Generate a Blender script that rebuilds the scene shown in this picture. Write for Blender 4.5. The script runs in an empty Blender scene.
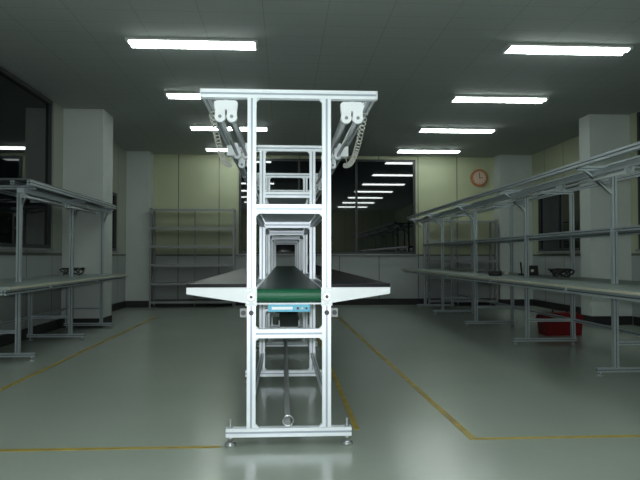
import bpy, bmesh, math, random
from mathutils import Vector, Matrix
random.seed(3)
S=bpy.context.scene
try:
    S.view_settings.view_transform='Standard'
    S.view_settings.look='None'
except Exception: pass

# ---------------- materials ----------------
def mat(name,col,rough=.5,metal=0.,emit=None,es=0.,spec=.5,var=0.,vscale=8.):
    m=bpy.data.materials.new(name); m.use_nodes=True
    nt=m.node_tree; b=nt.nodes['Principled BSDF']
    b.inputs['Base Color'].default_value=(*col,1)
    b.inputs['Roughness'].default_value=rough
    b.inputs['Metallic'].default_value=metal
    b.inputs['Specular IOR Level'].default_value=spec
    if emit:
        b.inputs['Emission Color'].default_value=(*emit,1); b.inputs['Emission Strength'].default_value=es
    if var>0:
        g=nt.nodes.new('ShaderNodeNewGeometry'); n=nt.nodes.new('ShaderNodeTexNoise'); n.inputs['Scale'].default_value=vscale
        n.inputs['Detail'].default_value=4
        r=nt.nodes.new('ShaderNodeValToRGB')
        r.color_ramp.elements[0].position=.3; r.color_ramp.elements[1].position=.7
        r.color_ramp.elements[0].color=(*[c*(1-var) for c in col],1)
        r.color_ramp.elements[1].color=(*[min(1,c*(1+var)) for c in col],1)
        nt.links.new(g.outputs['Position'],n.inputs['Vector']); nt.links.new(n.outputs['Fac'],r.inputs['Fac'])
        nt.links.new(r.outputs['Color'],b.inputs['Base Color'])
    return m
ALU=mat('aluminium_extrusion',(.82,.87,.92),.40,.30,var=.03)
SLOT=mat('extrusion_slot',(.36,.41,.47),.45,.5)
WHITE=mat('white_painted_steel',(.84,.88,.91),.4,0,var=.03)
DALU=mat('bench_aluminium',(.40,.46,.48),.36,.4,var=.06)
DSLOT=mat('bench_slot',(.10,.12,.13),.5,.3)
BLACKTOP=mat('black_laminate',(.005,.006,.008),.4,spec=.12,var=.2)
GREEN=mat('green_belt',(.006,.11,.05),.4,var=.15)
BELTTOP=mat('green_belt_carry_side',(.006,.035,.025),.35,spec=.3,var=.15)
BENCHTOP=mat('bench_laminate',(.27,.32,.30),.4,spec=.3,var=.06)
BENCHEDGE=mat('bench_edge',(.50,.50,.40),.5)
SHELFG=mat('gray_shelf_steel',(.10,.115,.12),.5,.2,var=.06)
SHELFP=mat('shelf_post_steel',(.24,.26,.26),.5,.2)
DGREY=mat('fixture_spine_grey',(.20,.22,.23),.5,.2)
BLK=mat('black_plastic',(.012,.012,.012),.4)
CYAN=mat('cyan_label',(.06,.42,.62),.4)
RED=mat('red_plastic',(.13,.005,.007),.45,spec=.25,var=.1)
CREAM=mat('switch_plastic',(.6,.6,.55),.5)
STEEL=mat('zinc_steel',(.5,.52,.54),.3,.8)
TUBEOFF=mat('unlit_tube_glass',(.42,.45,.46),.25)
TUBE=mat('lit_fluorescent_tube',(1,1,1),.5,emit=(.92,1,.97),es=21.)
FIX=mat('fixture_enamel',(.45,.48,.46),.35)
GLASS=mat('night_window_glass',(.003,.005,.006),.02,spec=.7)
WFR=mat('window_frame_dark',(.03,.035,.037),.45,.2)
COLM=mat('column_paint',(.48,.53,.50),.6,var=.04,vscale=2)
BASE=mat('baseboard_black',(.012,.013,.013),.5)
YEL=mat('yellow_floor_tape',(.40,.29,.04),.5,var=.25,vscale=6)
CLR=mat('clock_rim',(.40,.15,.06),.4)
CLF=mat('clock_face',(.60,.47,.36),.5)

def mnode(nt,op,a,b=None):
    n=nt.nodes.new('ShaderNodeMath'); n.operation=op
    for i,v in enumerate((a,b)):
        if v is None: continue
        if isinstance(v,(int,float)): n.inputs[i].default_value=v
        else: nt.links.new(v,n.inputs[i])
    return n.outputs[0]
def mixc(nt,f,a,b):
    n=nt.nodes.new('ShaderNodeMix'); n.data_type='RGBA'
    if isinstance(f,float): n.inputs['Factor'].default_value=f
    else: nt.links.new(f,n.inputs['Factor'])
    for k,v in ((6,a),(7,b)):
        if isinstance(v,tuple): n.inputs[k].default_value=(*v,1)
        else: nt.links.new(v,n.inputs[k])
    return n.outputs[2]
def wallmat(name,axis,c1,c2):
    m=bpy.data.materials.new(name); m.use_nodes=True; nt=m.node_tree; b=nt.nodes['Principled BSDF']
    g=nt.nodes.new('ShaderNodeNewGeometry'); s=nt.nodes.new('ShaderNodeSeparateXYZ'); nt.links.new(g.outputs['Position'],s.inputs[0])
    low=mnode(nt,'LESS_THAN',s.outputs['Z'],1.12)
    n=nt.nodes.new('ShaderNodeTexNoise'); n.inputs['Scale'].default_value=1.2; nt.links.new(g.outputs['Position'],n.inputs['Vector'])
    up=mixc(nt,n.outputs['Fac'],c1,c2)
    c=mixc(nt,low,up,(.34,.38,.37))
    u=mnode(nt,'ADD',s.outputs[axis],50.06)
    f=mnode(nt,'FRACT',mnode(nt,'DIVIDE',u,.9))
    seam=mnode(nt,'LESS_THAN',f,.022)
    band=mnode(nt,'LESS_THAN',mnode(nt,'ABSOLUTE',mnode(nt,'SUBTRACT',s.outputs['Z'],1.12)),.02)
    c=mixc(nt,mnode(nt,'MAXIMUM',seam,band),c,(.10,.11,.09))
    nt.links.new(c,b.inputs['Base Color']); b.inputs['Roughness'].default_value=.5
    return m
WX=wallmat('wall_panels_x','X',(.37,.41,.26),(.44,.48,.31)); WY=wallmat('wall_panels_y','Y',(.36,.39,.33),(.40,.43,.36))
WYR=wallmat('wall_panels_yr','Y',(.38,.42,.29),(.43,.47,.32))
def floormat():
    m=bpy.data.materials.new('epoxy_floor'); m.use_nodes=True; nt=m.node_tree; b=nt.nodes['Principled BSDF']
    g=nt.nodes.new('ShaderNodeNewGeometry')
    def noise(sc,d):
        n=nt.nodes.new('ShaderNodeTexNoise'); n.inputs['Scale'].default_value=sc; n.inputs['Detail'].default_value=d
        nt.links.new(g.outputs['Position'],n.inputs['Vector']); return n.outputs['Fac']
    n=noise(.9,6); n2=noise(14,6)
    c=mixc(nt,n,(.34,.39,.34),(.42,.47,.41))
    c=mixc(nt,mnode(nt,'MULTIPLY',n2,.35),c,(.30,.35,.31))
    nt.links.new(c,b.inputs['Base Color'])
    r=nt.nodes.new('ShaderNodeMapRange'); r.inputs[3].default_value=.17; r.inputs[4].default_value=.28
    nt.links.new(n2,r.inputs[0]); nt.links.new(r.outputs[0],b.inputs['Roughness'])
    b.inputs['Specular IOR Level'].default_value=.5
    return m
def ceilmat():
    m=bpy.data.materials.new('ceiling_tiles'); m.use_nodes=True; nt=m.node_tree; b=nt.nodes['Principled BSDF']
    g=nt.nodes.new('ShaderNodeNewGeometry'); s=nt.nodes.new('ShaderNodeSeparateXYZ'); nt.links.new(g.outputs['Position'],s.inputs[0])
    fx=mnode(nt,'LESS_THAN',mnode(nt,'FRACT',mnode(nt,'DIVIDE',mnode(nt,'ADD',s.outputs['X'],50.),.6)),.014)
    fy=mnode(nt,'LESS_THAN',mnode(nt,'FRACT',mnode(nt,'DIVIDE',mnode(nt,'ADD',s.outputs['Y'],50.),.3)),.028)
    n=nt.nodes.new('ShaderNodeTexNoise'); n.inputs['Scale'].default_value=40; nt.links.new(g.outputs['Position'],n.inputs['Vector'])
    c=mixc(nt,n.outputs['Fac'],(.34,.38,.36),(.41,.45,.42))
    c=mixc(nt,mnode(nt,'MULTIPLY',mnode(nt,'MAXIMUM',fx,fy),.5),c,(.17,.19,.18))
    nt.links.new(c,b.inputs['Base Color']); b.inputs['Roughness'].default_value=.8
    return m

# ---------------- mesh builder ----------------
class Part:
    def __init__(s,name,parent=None):
        s.name=name; s.parent=parent; s.bm=bmesh.new(); s.mats=[]
    def mi(s,m):
        if m not in s.mats: s.mats.append(m)
        return s.mats.index(m)
    def box(s,x0,x1,y0,y1,z0,z1,m):
        i=s.mi(m)
        v=[s.bm.verts.new((x,y,z)) for x in (x0,x1) for y in (y0,y1) for z in (z0,z1)]
        for f in ((0,1,3,2),(4,6,7,5),(0,4,5,1),(2,3,7,6),(0,2,6,4),(1,5,7,3)):
            fc=s.bm.faces.new([v[k] for k in f]); fc.material_index=i
        return s
    def prism(s,pts,axis,a,b,m,topm=None):
        i=s.mi(m)
        def P(p,t):
            return (p[0],t,p[1]) if axis=='y' else ((t,p[0],p[1]) if axis=='x' else (p[0],p[1],t))
        A=[s.bm.verts.new(P(p,a)) for p in pts]; B=[s.bm.verts.new(P(p,b)) for p in pts]
        n=len(pts)
        fs=[s.bm.faces.new(A),s.bm.faces.new(B[::-1])]
        for k in range(n): fs.append(s.bm.faces.new([A[k],B[k],B[(k+1)%n],A[(k+1)%n]]))
        for f in fs: f.material_index=i
        if topm:
            j=s.mi(topm)
            f=max(fs[2:],key=lambda f:f.calc_area()*(1 if f.calc_center_median().z>pts[4][1] else 0)); f.material_index=j
        return s
    def cyl(s,p0,p1,r,m,n=16,r1=None):
        i=s.mi(m); p0=Vector(p0); p1=Vector(p1); d=(p1-p0).normalized()
        u=d.orthogonal().normalized(); w=d.cross(u)
        if r1 is None: r1=r
        A=[s.bm.verts.new(p0+(u*math.cos(t)+w*math.sin(t))*r) for t in [2*math.pi*k/n for k in range(n)]]
        B=[s.bm.verts.new(p1+(u*math.cos(t)+w*math.sin(t))*r1) for t in [2*math.pi*k/n for k in range(n)]]
        s.bm.faces.new(A[::-1]).material_index=i; s.bm.faces.new(B).material_index=i
        for k in range(n):
            f=s.bm.faces.new([A[k],A[(k+1)%n],B[(k+1)%n],B[k]]); f.material_index=i; f.smooth=True
        return s
    def tube(s,pts,r,m,n=8):
        i=s.mi(m); pts=[Vector(p) for p in pts]; rings=[]
        for k,p in enumerate(pts):
            d=(pts[min(k+1,len(pts)-1)]-pts[max(k-1,0)]).normalized()
            ref=Vector((0,0,1)) if abs(d.z)<.9 else Vector((1,0,0))
            u=d.cross(ref).normalized(); w=u.cross(d)
            rings.append([s.bm.verts.new(p+(u*math.cos(2*math.pi*j/n)+w*math.sin(2*math.pi*j/n))*r) for j in range(n)])
        for a,b in zip(rings,rings[1:]):
            for j in range(n):
                f=s.bm.faces.new([a[j],a[(j+1)%n],b[(j+1)%n],b[j]]); f.material_index=i; f.smooth=True
        s.bm.faces.new(rings[0]).material_index=i; s.bm.faces.new(rings[-1][::-1]).material_index=i
        return s
    def ext(s,axis,c1,c2,a,b,w,m=None,sl=None):
        m=m or ALU; sl=sl or SLOT
        h=w/2; q=w*.38; k=w*.41
        def bx(u0,u1,v0,v1,mm,e=0):
            if axis=='z': s.box(u0,u1,v0,v1,a+e,b-e,mm)
            elif axis=='y': s.box(u0,u1,a+e,b-e,v0,v1,mm)
            else: s.box(a+e,b-e,u0,u1,v0,v1,mm)
        for sx in (-1,1):
            for sy in (-1,1):
                u=sorted((c1+sx*h,c1+sx*(h-q))); v=sorted((c2+sy*h,c2+sy*(h-q)))
                bx(u[0],u[1],v[0],v[1],m)
        bx(c1-k,c1+k,c2-k,c2+k,sl,.001)
        return s
    def done(s,bev=0):
        bmesh.ops.recalc_face_normals(s.bm,faces=s.bm.faces)
        me=bpy.data.meshes.new(s.name); s.bm.to_mesh(me); s.bm.free()
        for m in s.mats: me.materials.append(m)
        o=bpy.data.objects.new(s.name,me); S.collection.objects.link(o)
        if s.parent: o.parent=s.parent
        if bev:
            md=o.modifiers.new('bevel','BEVEL'); md.width=bev; md.segments=2; md.limit_method='ANGLE'
        return o
def empty(name):
    o=bpy.data.objects.new(name,None); S.collection.objects.link(o); return o

# ---------------- room ----------------
XL,XR,YB,YF,H=-3.4,5.55,-3.0,14.0,3.37
Part('floor').box(XL-.2,XR+.2,YB-.2,YF+.2,-.1,0,floormat()).done()
Part('ceiling').box(XL-.2,XR+.2,YB-.2,YF+.2,H,H+.1,ceilmat()).done()
Part('wall_left').box(XL-.2,XL,YB,YF,0,H,WY).done()
Part('wall_right').box(XR,XR+.2,YB,YF,0,H,WYR).done()
Part('wall_far').box(XL-.2,XR+.2,YF,YF+.2,0,H,WX).done()
Part('wall_back').box(XL-.2,XR+.2,YB-.2,YB,0,H,WX).done()
Part('baseboard_far').box(XL+.5,XR-.75,YF-.015,YF,0,.14,BASE).done()
Part('baseboard_left').box(XL,XL+.015,YB,9.7,0,.14,BASE).box(XL,XL+.015,10.3,13.6,0,.14,BASE).done()
Part('baseboard_right').box(XR-.015,XR,YB,9.6,0,.14,BASE).box(XR-.015,XR,10.3,13.6,0,.14,BASE).done()
def column(x0,x1,y0,y1,name='structural_column'):
    p=Part(name); p.box(x0,x1,y0,y1,0,H,COLM)
    p.box(x0-.012,x1+.012 if x1<XR-.01 else x1,y0-.012,y1,0,.14,BASE); return p.done(.006)
column(XL,-2.79,9.75,10.3)
column(XL,-2.90,13.6,YF)
column(4.88,XR,9.65,10.0)
column(4.80,XR,13.6,YF)

def window(name,axis,pos,inward,a,b,z0,z1,n,midz=None):
    p=Part(name)
    def bx(u0,u1,d0,d1,v0,v1,m):
        d=sorted((pos+inward*d0,pos+inward*d1))
        if axis=='x': p.box(u0,u1,d[0],d[1],v0,v1,m)
        else: p.box(d[0],d[1],u0,u1,v0,v1,m)
    bx(a,b,.0,.02,z0,z1,GLASS)
    w=.05
    bx(a,b,0,.06,z0-w,z0,WFR); bx(a,b,0,.06,z1,z1+w,WFR)
    bx(a-w,a,0,.06,z0-w,z1+w,WFR); bx(b,b+w,0,.06,z0-w,z1+w,WFR)
    for k in range(1,n):
        u=a+(b-a)*k/n; bx(u-.025,u+.025,.0,.045,z0,z1,WFR)
    if midz: bx(a,b,0,.045,midz-.02,midz+.02,WFR)
    bx(a-.08,b+.08,0,.09,z0-.085,z0-w,SHELFP)
    return p.done()
window('window_1','x',YF,-1,-.96,2.93,1.2,3.24,3)
window('window_2','y',XL,1,4.0,9.1,1.25,3.28,3)
window('window_3','y',XL,1,11.0,12.6,1.25,2.3,2)
window('window_4','y',XR,-1,10.4,13.1,1.25,2.6,3)
window('window_5','y',XR,-1,4.5,9.3,1.25,3.28,4)

# floor marking tape
p=Part('floor_marking_tape'); t=.002
p.box(-2.32,-.36,3.58,3.62,0,t,YEL)
p.box(-2.32,-2.275,3.62,11.5,0,t,YEL)
p.box(1.10,3.9,3.65,3.69,0,t,YEL)
p.prism([(1.10,3.69),(1.145,3.69),(.985,11.5),(.94,11.5)],'z',0,t,YEL)
p.box(.44,.475,3.9,12.8,0,t,YEL)
p.done()

# ---------------- ceiling lights (shallow surface troffers with two tubes) ----------------
def ceiling_light(x0,x1,y):
    e=empty('fluorescent_ceiling_light')
    p=Part('housing',e)
    p.box(x0,x1,y-.12,y+.12,H-.012,H,FIX)
    for yy in (-.12,.112): p.box(x0,x1,y+yy,y+yy+.008,H-.022,H-.012,FIX)
    for xx in (x0,x1-.03): p.box(xx,xx+.03,y-.112,y+.112,H-.04,H-.012,FIX)
    p.box(x0+.03,x1-.03,y-.012,y+.012,H-.025,H-.012,FIX)
    p.done()
    p=Part('tubes',e)
    for yy in (-.062,.062): p.cyl((x0+.03,y+yy,H-.032),(x1-.03,y+yy,H-.032),.0155,TUBE,12)
    p.done()
for y in (13.2,11.0,8.8,6.65,4.45,2.25,.05):
    ceiling_light(-1.66,-.28,y)
    ceiling_light(2.40,3.78,y-.05)

# ---------------- main assembly line ----------------
L=empty('assembly_line_conveyor')
cx=.03; xo=.2165; W=.05
FY=[3.615+1.8*i for i in range(6)]; YE=FY[-1]+.03
for i,y in enumerate(FY):
    p=Part('frame_%d'%(i+1),L)
    for sx in (-1,1): p.ext('z',cx+sx*xo,y,.1,2.0,W)
    p.ext('x',y,2.025,cx-.512,cx+.512,W)
    for sx in (-1,1): p.box(cx+sx*.512-.003,cx+sx*.512+.003,y-.025,y+.025,2.0,2.05,WHITE)
    p.ext('x',y,1.357,cx-xo+.025,cx+xo-.025,W)
    if i>0: p.ext('x',y,1.62,cx-xo+.025,cx+xo-.025,.05)
    p.ext('x',y,.64,cx-xo+.025,cx+xo-.025,W)
    p.ext('x',y,.078,cx-.36,cx+.36,W)
    for sx in (-1,1):
        xi=cx+sx*(xo-.025)
        for z,d in ((1.332,-1),(.615,-1),(.665,1),(.103,1),(2.0,-1)):
            p.prism([(xi,z),(xi-sx*.02,z),(xi,z+d*.02)],'y',y-.012,y+.012,WHITE)
        xx=cx+sx*.335
        p.cyl((xx,y,0),(xx,y,.014),.032,STEEL,20); p.cyl((xx,y,.014),(xx,y,.026),.032,STEEL,20,.012)
        p.cyl((xx,y,.02),(xx,y,.15),.007,STEEL,10); p.cyl((xx,y,.035),(xx,y,.05),.014,STEEL,6)
        p.cyl((xx,y,.103),(xx,y,.115),.014,STEEL,6)
        xa=cx+sx*(xo+.025); xb=cx+sx*.585
        p.prism([(xa,.905),(xb,.905),(xb,.868),(xa,.815)],'y',y-.025,y-.012,WHITE)
        p.prism([(xa,.905),(xb,.905),(xb,.895),(xa,.895)],'y',y-.012,y+.03,WHITE)
        if i==0:
            p.box(cx+sx*xo-.032,cx+sx*xo+.032,y-.034,y-.0255,.80,.905,WHITE)
            p.cyl((cx+sx*xo,y-.034,.852),(cx+sx*xo,y-.046,.852),.02,STEEL,16)
            p.cyl((cx+sx*xo,y-.046,.852),(cx+sx*xo,y-.049,.852),.011,BLK,6)
            for zz in (.82,.89):
                p.cyl((cx+sx*xo-.02,y-.034,zz),(cx+sx*xo-.02,y-.038,zz),.005,STEEL,6)
                p.cyl((cx+sx*xo+.02,y-.034,zz),(cx+sx*xo+.02,y-.038,zz),.005,STEEL,6)
            p.box(*sorted((cx+sx*(xo+.026),cx+sx*(xo+.065))),y-.02,y+.02,.735,.785,SHELFP)
            p.cyl((cx+sx*(xo+.045),y-.02,.76),(cx+sx*(xo+.045),y-.032,.76),.014,BLK,12)
            p.cyl((cx+sx*(xo),y-.026,.76),(cx+sx*(xo),y-.038,.76),.014,BLK,12)
    p.done()
p=Part('long_rails',L)
for sx in (-1,1):
    p.ext('y',cx+sx*.485,2.025-.0,FY[0]+.026,YE,.045)
    for a,b in zip(FY,FY[1:]):
        p.ext('y',cx+sx*xo,.855,a+.026,b-.026,.07)
        p.ext('y',cx+sx*xo,1.357,a+.026,b-.026,.04)
        p.ext('y',cx+sx*xo,.24,a+.026,b-.026,.03)
    p.ext('y',cx+sx*.37,1.99,FY[0]+.026,YE,.022)
p.done()
p=Part('upper_shelf',L); p.box(cx-.19,cx+.19,FY[0]+.03,YE,1.382,1.39,WHITE)
p.box(cx-.19,cx+.19,FY[1]+.03,YE,1.645,1.653,SHELFP); p.done()
for sx,nm in ((-1,'side_table_left'),(1,'side_table_right')):
    xs=sorted((cx+sx*.245,cx+sx*.585)); p=Part(nm,L)
    p.box(xs[0],xs[1],FY[0]-.03,YE,.906,.926,BLACKTOP)
    xe=cx+sx*.585; xs=sorted((xe,xe-sx*.012))
    p.box(xs[0]+sx*.001,xs[1]+sx*.001,FY[0]+.03,YE,.87,.905,WHITE)
    p.done()
p=Part('belt',L)
pts=[]; r=.038; zc=.858; ya=FY[0]+.01; yb=YE-.04
for k in range(9):
    t_=math.pi/2+math.pi*k/8; pts.append((ya+r*math.cos(t_),zc+r*math.sin(t_)))
for k in range(9):
    t_=-math.pi/2+math.pi*k/8; pts.append((yb+r*math.cos(t_),zc+r*math.sin(t_)))
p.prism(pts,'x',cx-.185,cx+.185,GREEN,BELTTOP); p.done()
p=Part('roller_shaft',L); p.cyl((cx-.22,ya,zc),(cx+.22,ya,zc),.012,STEEL); p.done()
p=Part('control_box',L)
p.box(cx-.12,cx+.12,FY[0]-.022,FY[0]+.05,.765,.806,CYAN); p.box(cx-.19,cx+.19,FY[0]-.005,FY[0]+.045,.806,.815,WHITE)
p.box(cx-.10,cx+.02,FY[0]-.025,FY[0]-.022,.778,.794,WHITE)
for k in range(3): p.cyl((cx+.05+.025*k,FY[0]-.022,.785),(cx+.05+.025*k,FY[0]-.03,.785),.007,[RED,CREAM,BLK][k],10)
p.done()
p=Part('air_pipe',L); p.cyl((cx-.01,FY[0]-.0,.125),(cx-.01,YE,.125),.02,SHELFP,14)
ring=[(cx-.005+.03*math.cos(a),FY[0]-.03,.145+.03*math.sin(a)) for a in [2*math.pi*k/20 for k in range(21)]]
p.tube(ring,.005,STEEL); p.done()
p=Part('under_cable_tray',L)
p.box(cx-.06,cx+.06,FY[0]+.03,YE,.665,.672,SHELFP); p.box(cx-.06,cx-.055,FY[0]+.03,YE,.665,.71,SHELFP); p.box(cx+.055,cx+.06,FY[0]+.03,YE,.665,.71,SHELFP); p.done()
for sx in (-1,1):
    for i,y in enumerate(FY[:-1]):
        x=cx+sx*.368; a=y-.005 if i==0 else y+.08; b=a+1.4
        p=Part('line_light_%s_%d'%('l' if sx<0 else 'r',i+1),L)
        p.prism([(x-.03,1.978),(x+.03,1.978),(x+.022,1.955),(x-.022,1.955)],'y',a+.05,b-.05,DGREY)
        for yy in (a,b-.05):
            p.prism([(x-.068,1.978),(x-.055,1.99),(x+.055,1.99),(x+.068,1.978),(x+.064,1.935),(x-.064,1.935)],'y',yy,yy+.05,WHITE)
            for q in (-.034,.034):
                p.cyl((x+q,yy,1.895),(x+q,yy+.05,1.895),.031,WHITE,18)
                p.box(x+q-.028,x+q+.028,yy+.002,yy+.048,1.90,1.936,WHITE)
                p.cyl((x+q,yy-.004,1.895),(x+q,yy,1.895),.010,SHELFP,12)
        for q in (-.034,.034): p.cyl((x+q,a+.05,1.895),(x+q,b-.05,1.895),.0125,TUBEOFF,12)
        p.done()
    p=Part('coiled_cord_%s'%('l' if sx<0 else 'r'),L)
    A=Vector((cx+sx*.475,FY[0]+.25,1.97)); B=Vector((cx+sx*.45,FY[0]+1.25,1.80)); pts=[]
    N=280
    for k in range(N+1):
        t_=k/N; c=A.lerp(B,t_); c.z-=.10*math.sin(math.pi*t_); an=2*math.pi*26*t_
        pts.append(c+Vector((.018*math.cos(an),0,.018*math.sin(an))))
    p.tube([A+Vector((.018,0,.03))]+pts+[B+Vector((0,.1,.15))],.0035,CREAM,6); p.done()
    p=Part('socket_%s'%('l' if sx<0 else 'r'),L); p.box(cx+sx*.45-.03,cx+sx*.45+.03,FY[0]+1.3,FY[0]+1.4,1.88,1.96,WHITE); p.done()

# ---------------- side benches ----------------
def bench(xf,xp,xb,y0,y1,legs,ztab,ztop,xtop,s,mid=True,yt=None,board=False):
    e=empty('work_bench')
    yt=yt if yt is not None else y0
    a=sorted
    for i,y in enumerate(legs):
        p=Part('frame_%d'%(i+1),e)
        p.ext('z',xp,y,.08,ztop-.02,.045,DALU,DSLOT)
        p.ext('z',xb,y,.08,ztop-.02 if mid else ztab-.05,.045,DALU,DSLOT)
        q=a((xp-s*.18,xb+s*.04)); p.ext('x',y,.06,q[0],q[1],.04,DALU,DSLOT)
        q=a((xp+s*.023,xb-s*.023)); p.ext('x',y,.30,q[0],q[1],.035,DALU,DSLOT)
        for xx in (xp-s*.14,xb):
            p.cyl((xx,y,0),(xx,y,.012),.03,STEEL,14); p.cyl((xx,y,.012),(xx,y,.045),.007,STEEL,8)
        q=[(xp-s*.02,ztab-.03),(xf+s*.03,ztab-.03),(xf+s*.03,ztab-.06),(xp-s*.02,ztab-.11)]
        p.prism(q,'y',y-.02,y+.02,DALU)
        q=a((xp+s*.023,xb-s*.023)); p.ext('x',y,ztab-.055,q[0],q[1],.045,DALU,DSLOT)
        q=a((xtop,xb+s*.02)); p.ext('x',y,ztop-.0,q[0],q[1],.04,DALU,DSLOT)
        p.prism([(xp-s*.02,ztop-.24),(xp-s*.02,ztop-.20),(xtop+s*.06,ztop-.02),(xtop+s*.10,ztop-.02)],'y',y-.012,y+.012,DALU)
        p.done()
    p=Part('table_top',e); q=a((xf,xb+s*.05)); p.box(q[0],q[1],y0,y1,ztab-.03,ztab,BENCHTOP)
    q=a((xf-s*.006,xf)); p.box(q[0],q[1],y0,y1,ztab-.026,ztab-.006,BENCHEDGE); p.done()
    p=Part('rails',e)
    p.ext('y',xf+s*.06,ztab-.055,y0+.02,y1-.02,.045,DALU,DSLOT)
    p.ext('y',xtop+s*.0,ztop+.03,yt,y1,.05,DALU,DSLOT)
    p.ext('y',xp,ztop+.03,yt,y1,.04,DALU,DSLOT)
    p.ext('y',xb,ztop+.03,yt,y1,.04,DALU,DSLOT)
    p.ext('y',xb,.30,y0+.02,y1,.035,DALU,DSLOT)
    if board:
        q=a((xtop,xb)); p.box(q[0],q[1],yt-.02,y1,ztop+.056,ztop+.072,SHELFG)
    if mid:
        for z in (1.33,):
            p.ext('y',xp-s*.0,z,y0,y1,.04,DALU,DSLOT); p.ext('y',xb,z,y0,y1,.04,DALU,DSLOT)
            q=a((xp+s*.03,xb-s*.03)); p.box(q[0],q[1],y0,y1,z+.012,z+.02,BENCHTOP)
    p.done()
    p=Part('lamp_strip',e)
    x=(xtop+xp)/2
    p.box(x-.03,x+.03,yt,y1,ztop-.07,ztop-.022,DALU)
    n=int((y1-yt)/1.3)
    for k in range(n):
        p.cyl((x,yt+.08+k*1.3,ztop-.10),(x,yt+1.25+k*1.3,ztop-.10),.014,TUBEOFF,10)
        for w_ in (.05,1.24): p.box(x-.02,x+.02,yt+w_+k*1.3,yt+w_+.03+k*1.3,ztop-.12,ztop-.07,DALU)
    p.done()
    return e
bench(2.5,3.0,3.58,3.6,13.2,[3.7,5.5,7.55,9.6,11.65,13.1],.835,1.885,2.66,1)
bench(-2.4,-2.77,-3.28,5.6,10.15 if False else 9.72,[6.69,8.3,9.66],.82,1.81,-2.6,-1,False,6.5,True)

# ---------------- storage racks ----------------
def rack(x0,x1,y0,y1,h,n):
    p=Part('storage_shelf')
    for x in (x0,x1-.04):
        for y in (y0,y1-.04): p.box(x,x+.04,y,y+.04,0,h,SHELFP)
    p.box(x0+(x1-x0)/2-.012,x0+(x1-x0)/2+.012,y1-.02,y1,0,h,SHELFP)
    for k in range(n):
        z=.12+(h-.16)*k/(n-1)
        p.box(x0+.005,x1-.005,y0+.005,y1-.005,z,z+.015,SHELFG)
        p.box(x0+.005,x1-.005,y0-.002,y0+.01,z-.03,z+.02,SHELFP)
    return p.done()
rack(-2.86,-1.06,13.42,13.86,2.13,6)
rack(3.15,4.7,13.45,13.9,1.9,5)

# ---------------- clock ----------------
p=Part('wall_clock'); x,z=4.46,2.89; yy=YF
p.cyl((x,yy,z),(x,yy-.05,z),.20,CLR,32); p.cyl((x,yy-.05,z),(x,yy-.055,z),.15,CLF,32)
p.box(x-.006,x+.006,yy-.06,yy-.056,z-.01,z+.11,BLK); p.box(x-.01,x+.08,yy-.06,yy-.056,z-.006,z+.006,BLK)
for k in range(12):
    a_=k*math.pi/6; p.cyl((x+.13*math.cos(a_),yy-.055,z+.13*math.sin(a_)),(x+.13*math.cos(a_),yy-.058,z+.13*math.sin(a_)),.008,BLK,8)
p.done()

# ---------------- red toolbox ----------------
p=Part('red_toolbox'); x,y=3.84,8.5
p.prism([(x-.25,.0),(x+.25,.0),(x+.27,.22),(x-.27,.22)],'y',y-.13,y+.13,RED)
p.prism([(x-.28,.22),(x+.28,.22),(x+.28,.25),(x+.2,.31),(x-.2,.31),(x-.28,.25)],'y',y-.14,y+.14,RED)
p.tube([(x-.1,y,.31),(x-.1,y,.36),(x-.07,y,.375),(x+.07,y,.375),(x+.1,y,.36),(x+.1,y,.31)],.012,BLK)
for q in (-.15,.15): p.box(x+q-.025,x+q+.025,y-.15,y-.14,.18,.25,BLK)
p.box(x-.275,x+.275,y-.142,y-.139,.212,.222,BLK)
p.done(.006)

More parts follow.
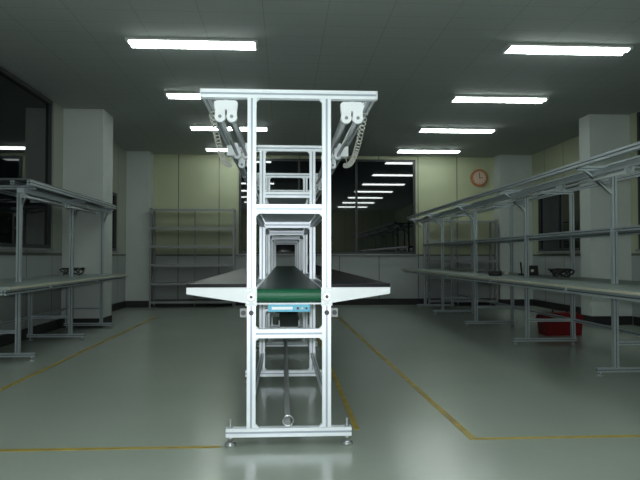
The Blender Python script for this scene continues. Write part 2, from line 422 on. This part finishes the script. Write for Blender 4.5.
def cable(name,c,r,z,m,seed):
    random.seed(seed); p=Part(name); pts=[]
    for k in range(90):
        t_=k/89; a_=t_*2*math.pi*3.3; rr=r*(1+.25*math.sin(a_*1.7+seed))
        pts.append((c[0]+rr*math.cos(a_)*.7,c[1]+rr*math.sin(a_)*1.3,z+.010+.09*abs(math.sin(a_*.8+seed))))
    p.tube(pts,.009,m); return p.done()
cable('power_cable',(-2.98,8.98),.17,.822,BLK,1)
cable('extension_cord',(3.25,7.15),.14,.837,BLK,2)  # black extension cord, an added loose cable coiled on the right bench
p=Part('electric_drill'); z=.837; x,y=2.68,7.95
p.cyl((x-.02,y,z+.035),(x+.14,y,z+.035),.034,BLK,18); p.cyl((x+.14,y,z+.035),(x+.18,y,z+.035),.028,SHELFP,16,.014)
p.cyl((x+.18,y,z+.035),(x+.24,y,z+.035),.005,STEEL,8)
p.prism([(x,y-.02),(x+.05,y-.02),(x+.02,y-.16),(x-.035,y-.16)],'z',z+.015,z+.055,BLK)
p.box(x-.045,x+.04,y-.20,y-.155,z+.001,z+.07,BLK); p.done(.004)
p=Part('soldering_station'); x,y=3.3,8.15
p.prism([(y-.08,z),(y+.08,z),(y+.08,z+.13),(y-.055,z+.13)],'x',x-.07,x+.07,BLK)
p.cyl((x-.02,y-.075,z+.06),(x-.02,y-.095,z+.065),.018,CREAM,14)
p.tube([(x-.13,y,z+.01),(x-.13,y,z+.05),(x-.16,y-.05,z+.12),(x-.18,y-.1,z+.17)],.011,BLK); p.cyl((x-.13,y,z),(x-.13,y,z+.015),.045,BLK,18); p.done()
p=Part('power_strip'); p.box(3.05,3.12,8.5,8.85,.837,.875,CREAM)
for k in range(4): p.cyl((3.085,8.54+k*.08,.875),(3.085,8.54+k*.08,.877),.02,BLK,12)
p.done()

# ---------------- camera, flash, world ----------------
cam=bpy.data.cameras.new('camera'); cam.lens=35; cam.sensor_width=36
co=bpy.data.objects.new('camera',cam); S.collection.objects.link(co)
co.location=(0,0,1.08); co.rotation_euler=(math.radians(90+1.565),0,math.radians(-3.312)); S.camera=co
fl=bpy.data.lights.new('camera_flash','POINT'); fl.energy=270; fl.shadow_soft_size=.03; fl.color=(.93,.97,1)
fo=bpy.data.objects.new('camera_flash',fl); S.collection.objects.link(fo); fo.location=(-.03,-.02,1.16)
w=bpy.data.worlds.new('night'); w.use_nodes=True; w.node_tree.nodes['Background'].inputs[0].default_value=(.01,.012,.015,1)
w.node_tree.nodes['Background'].inputs[1].default_value=.3; S.world=w
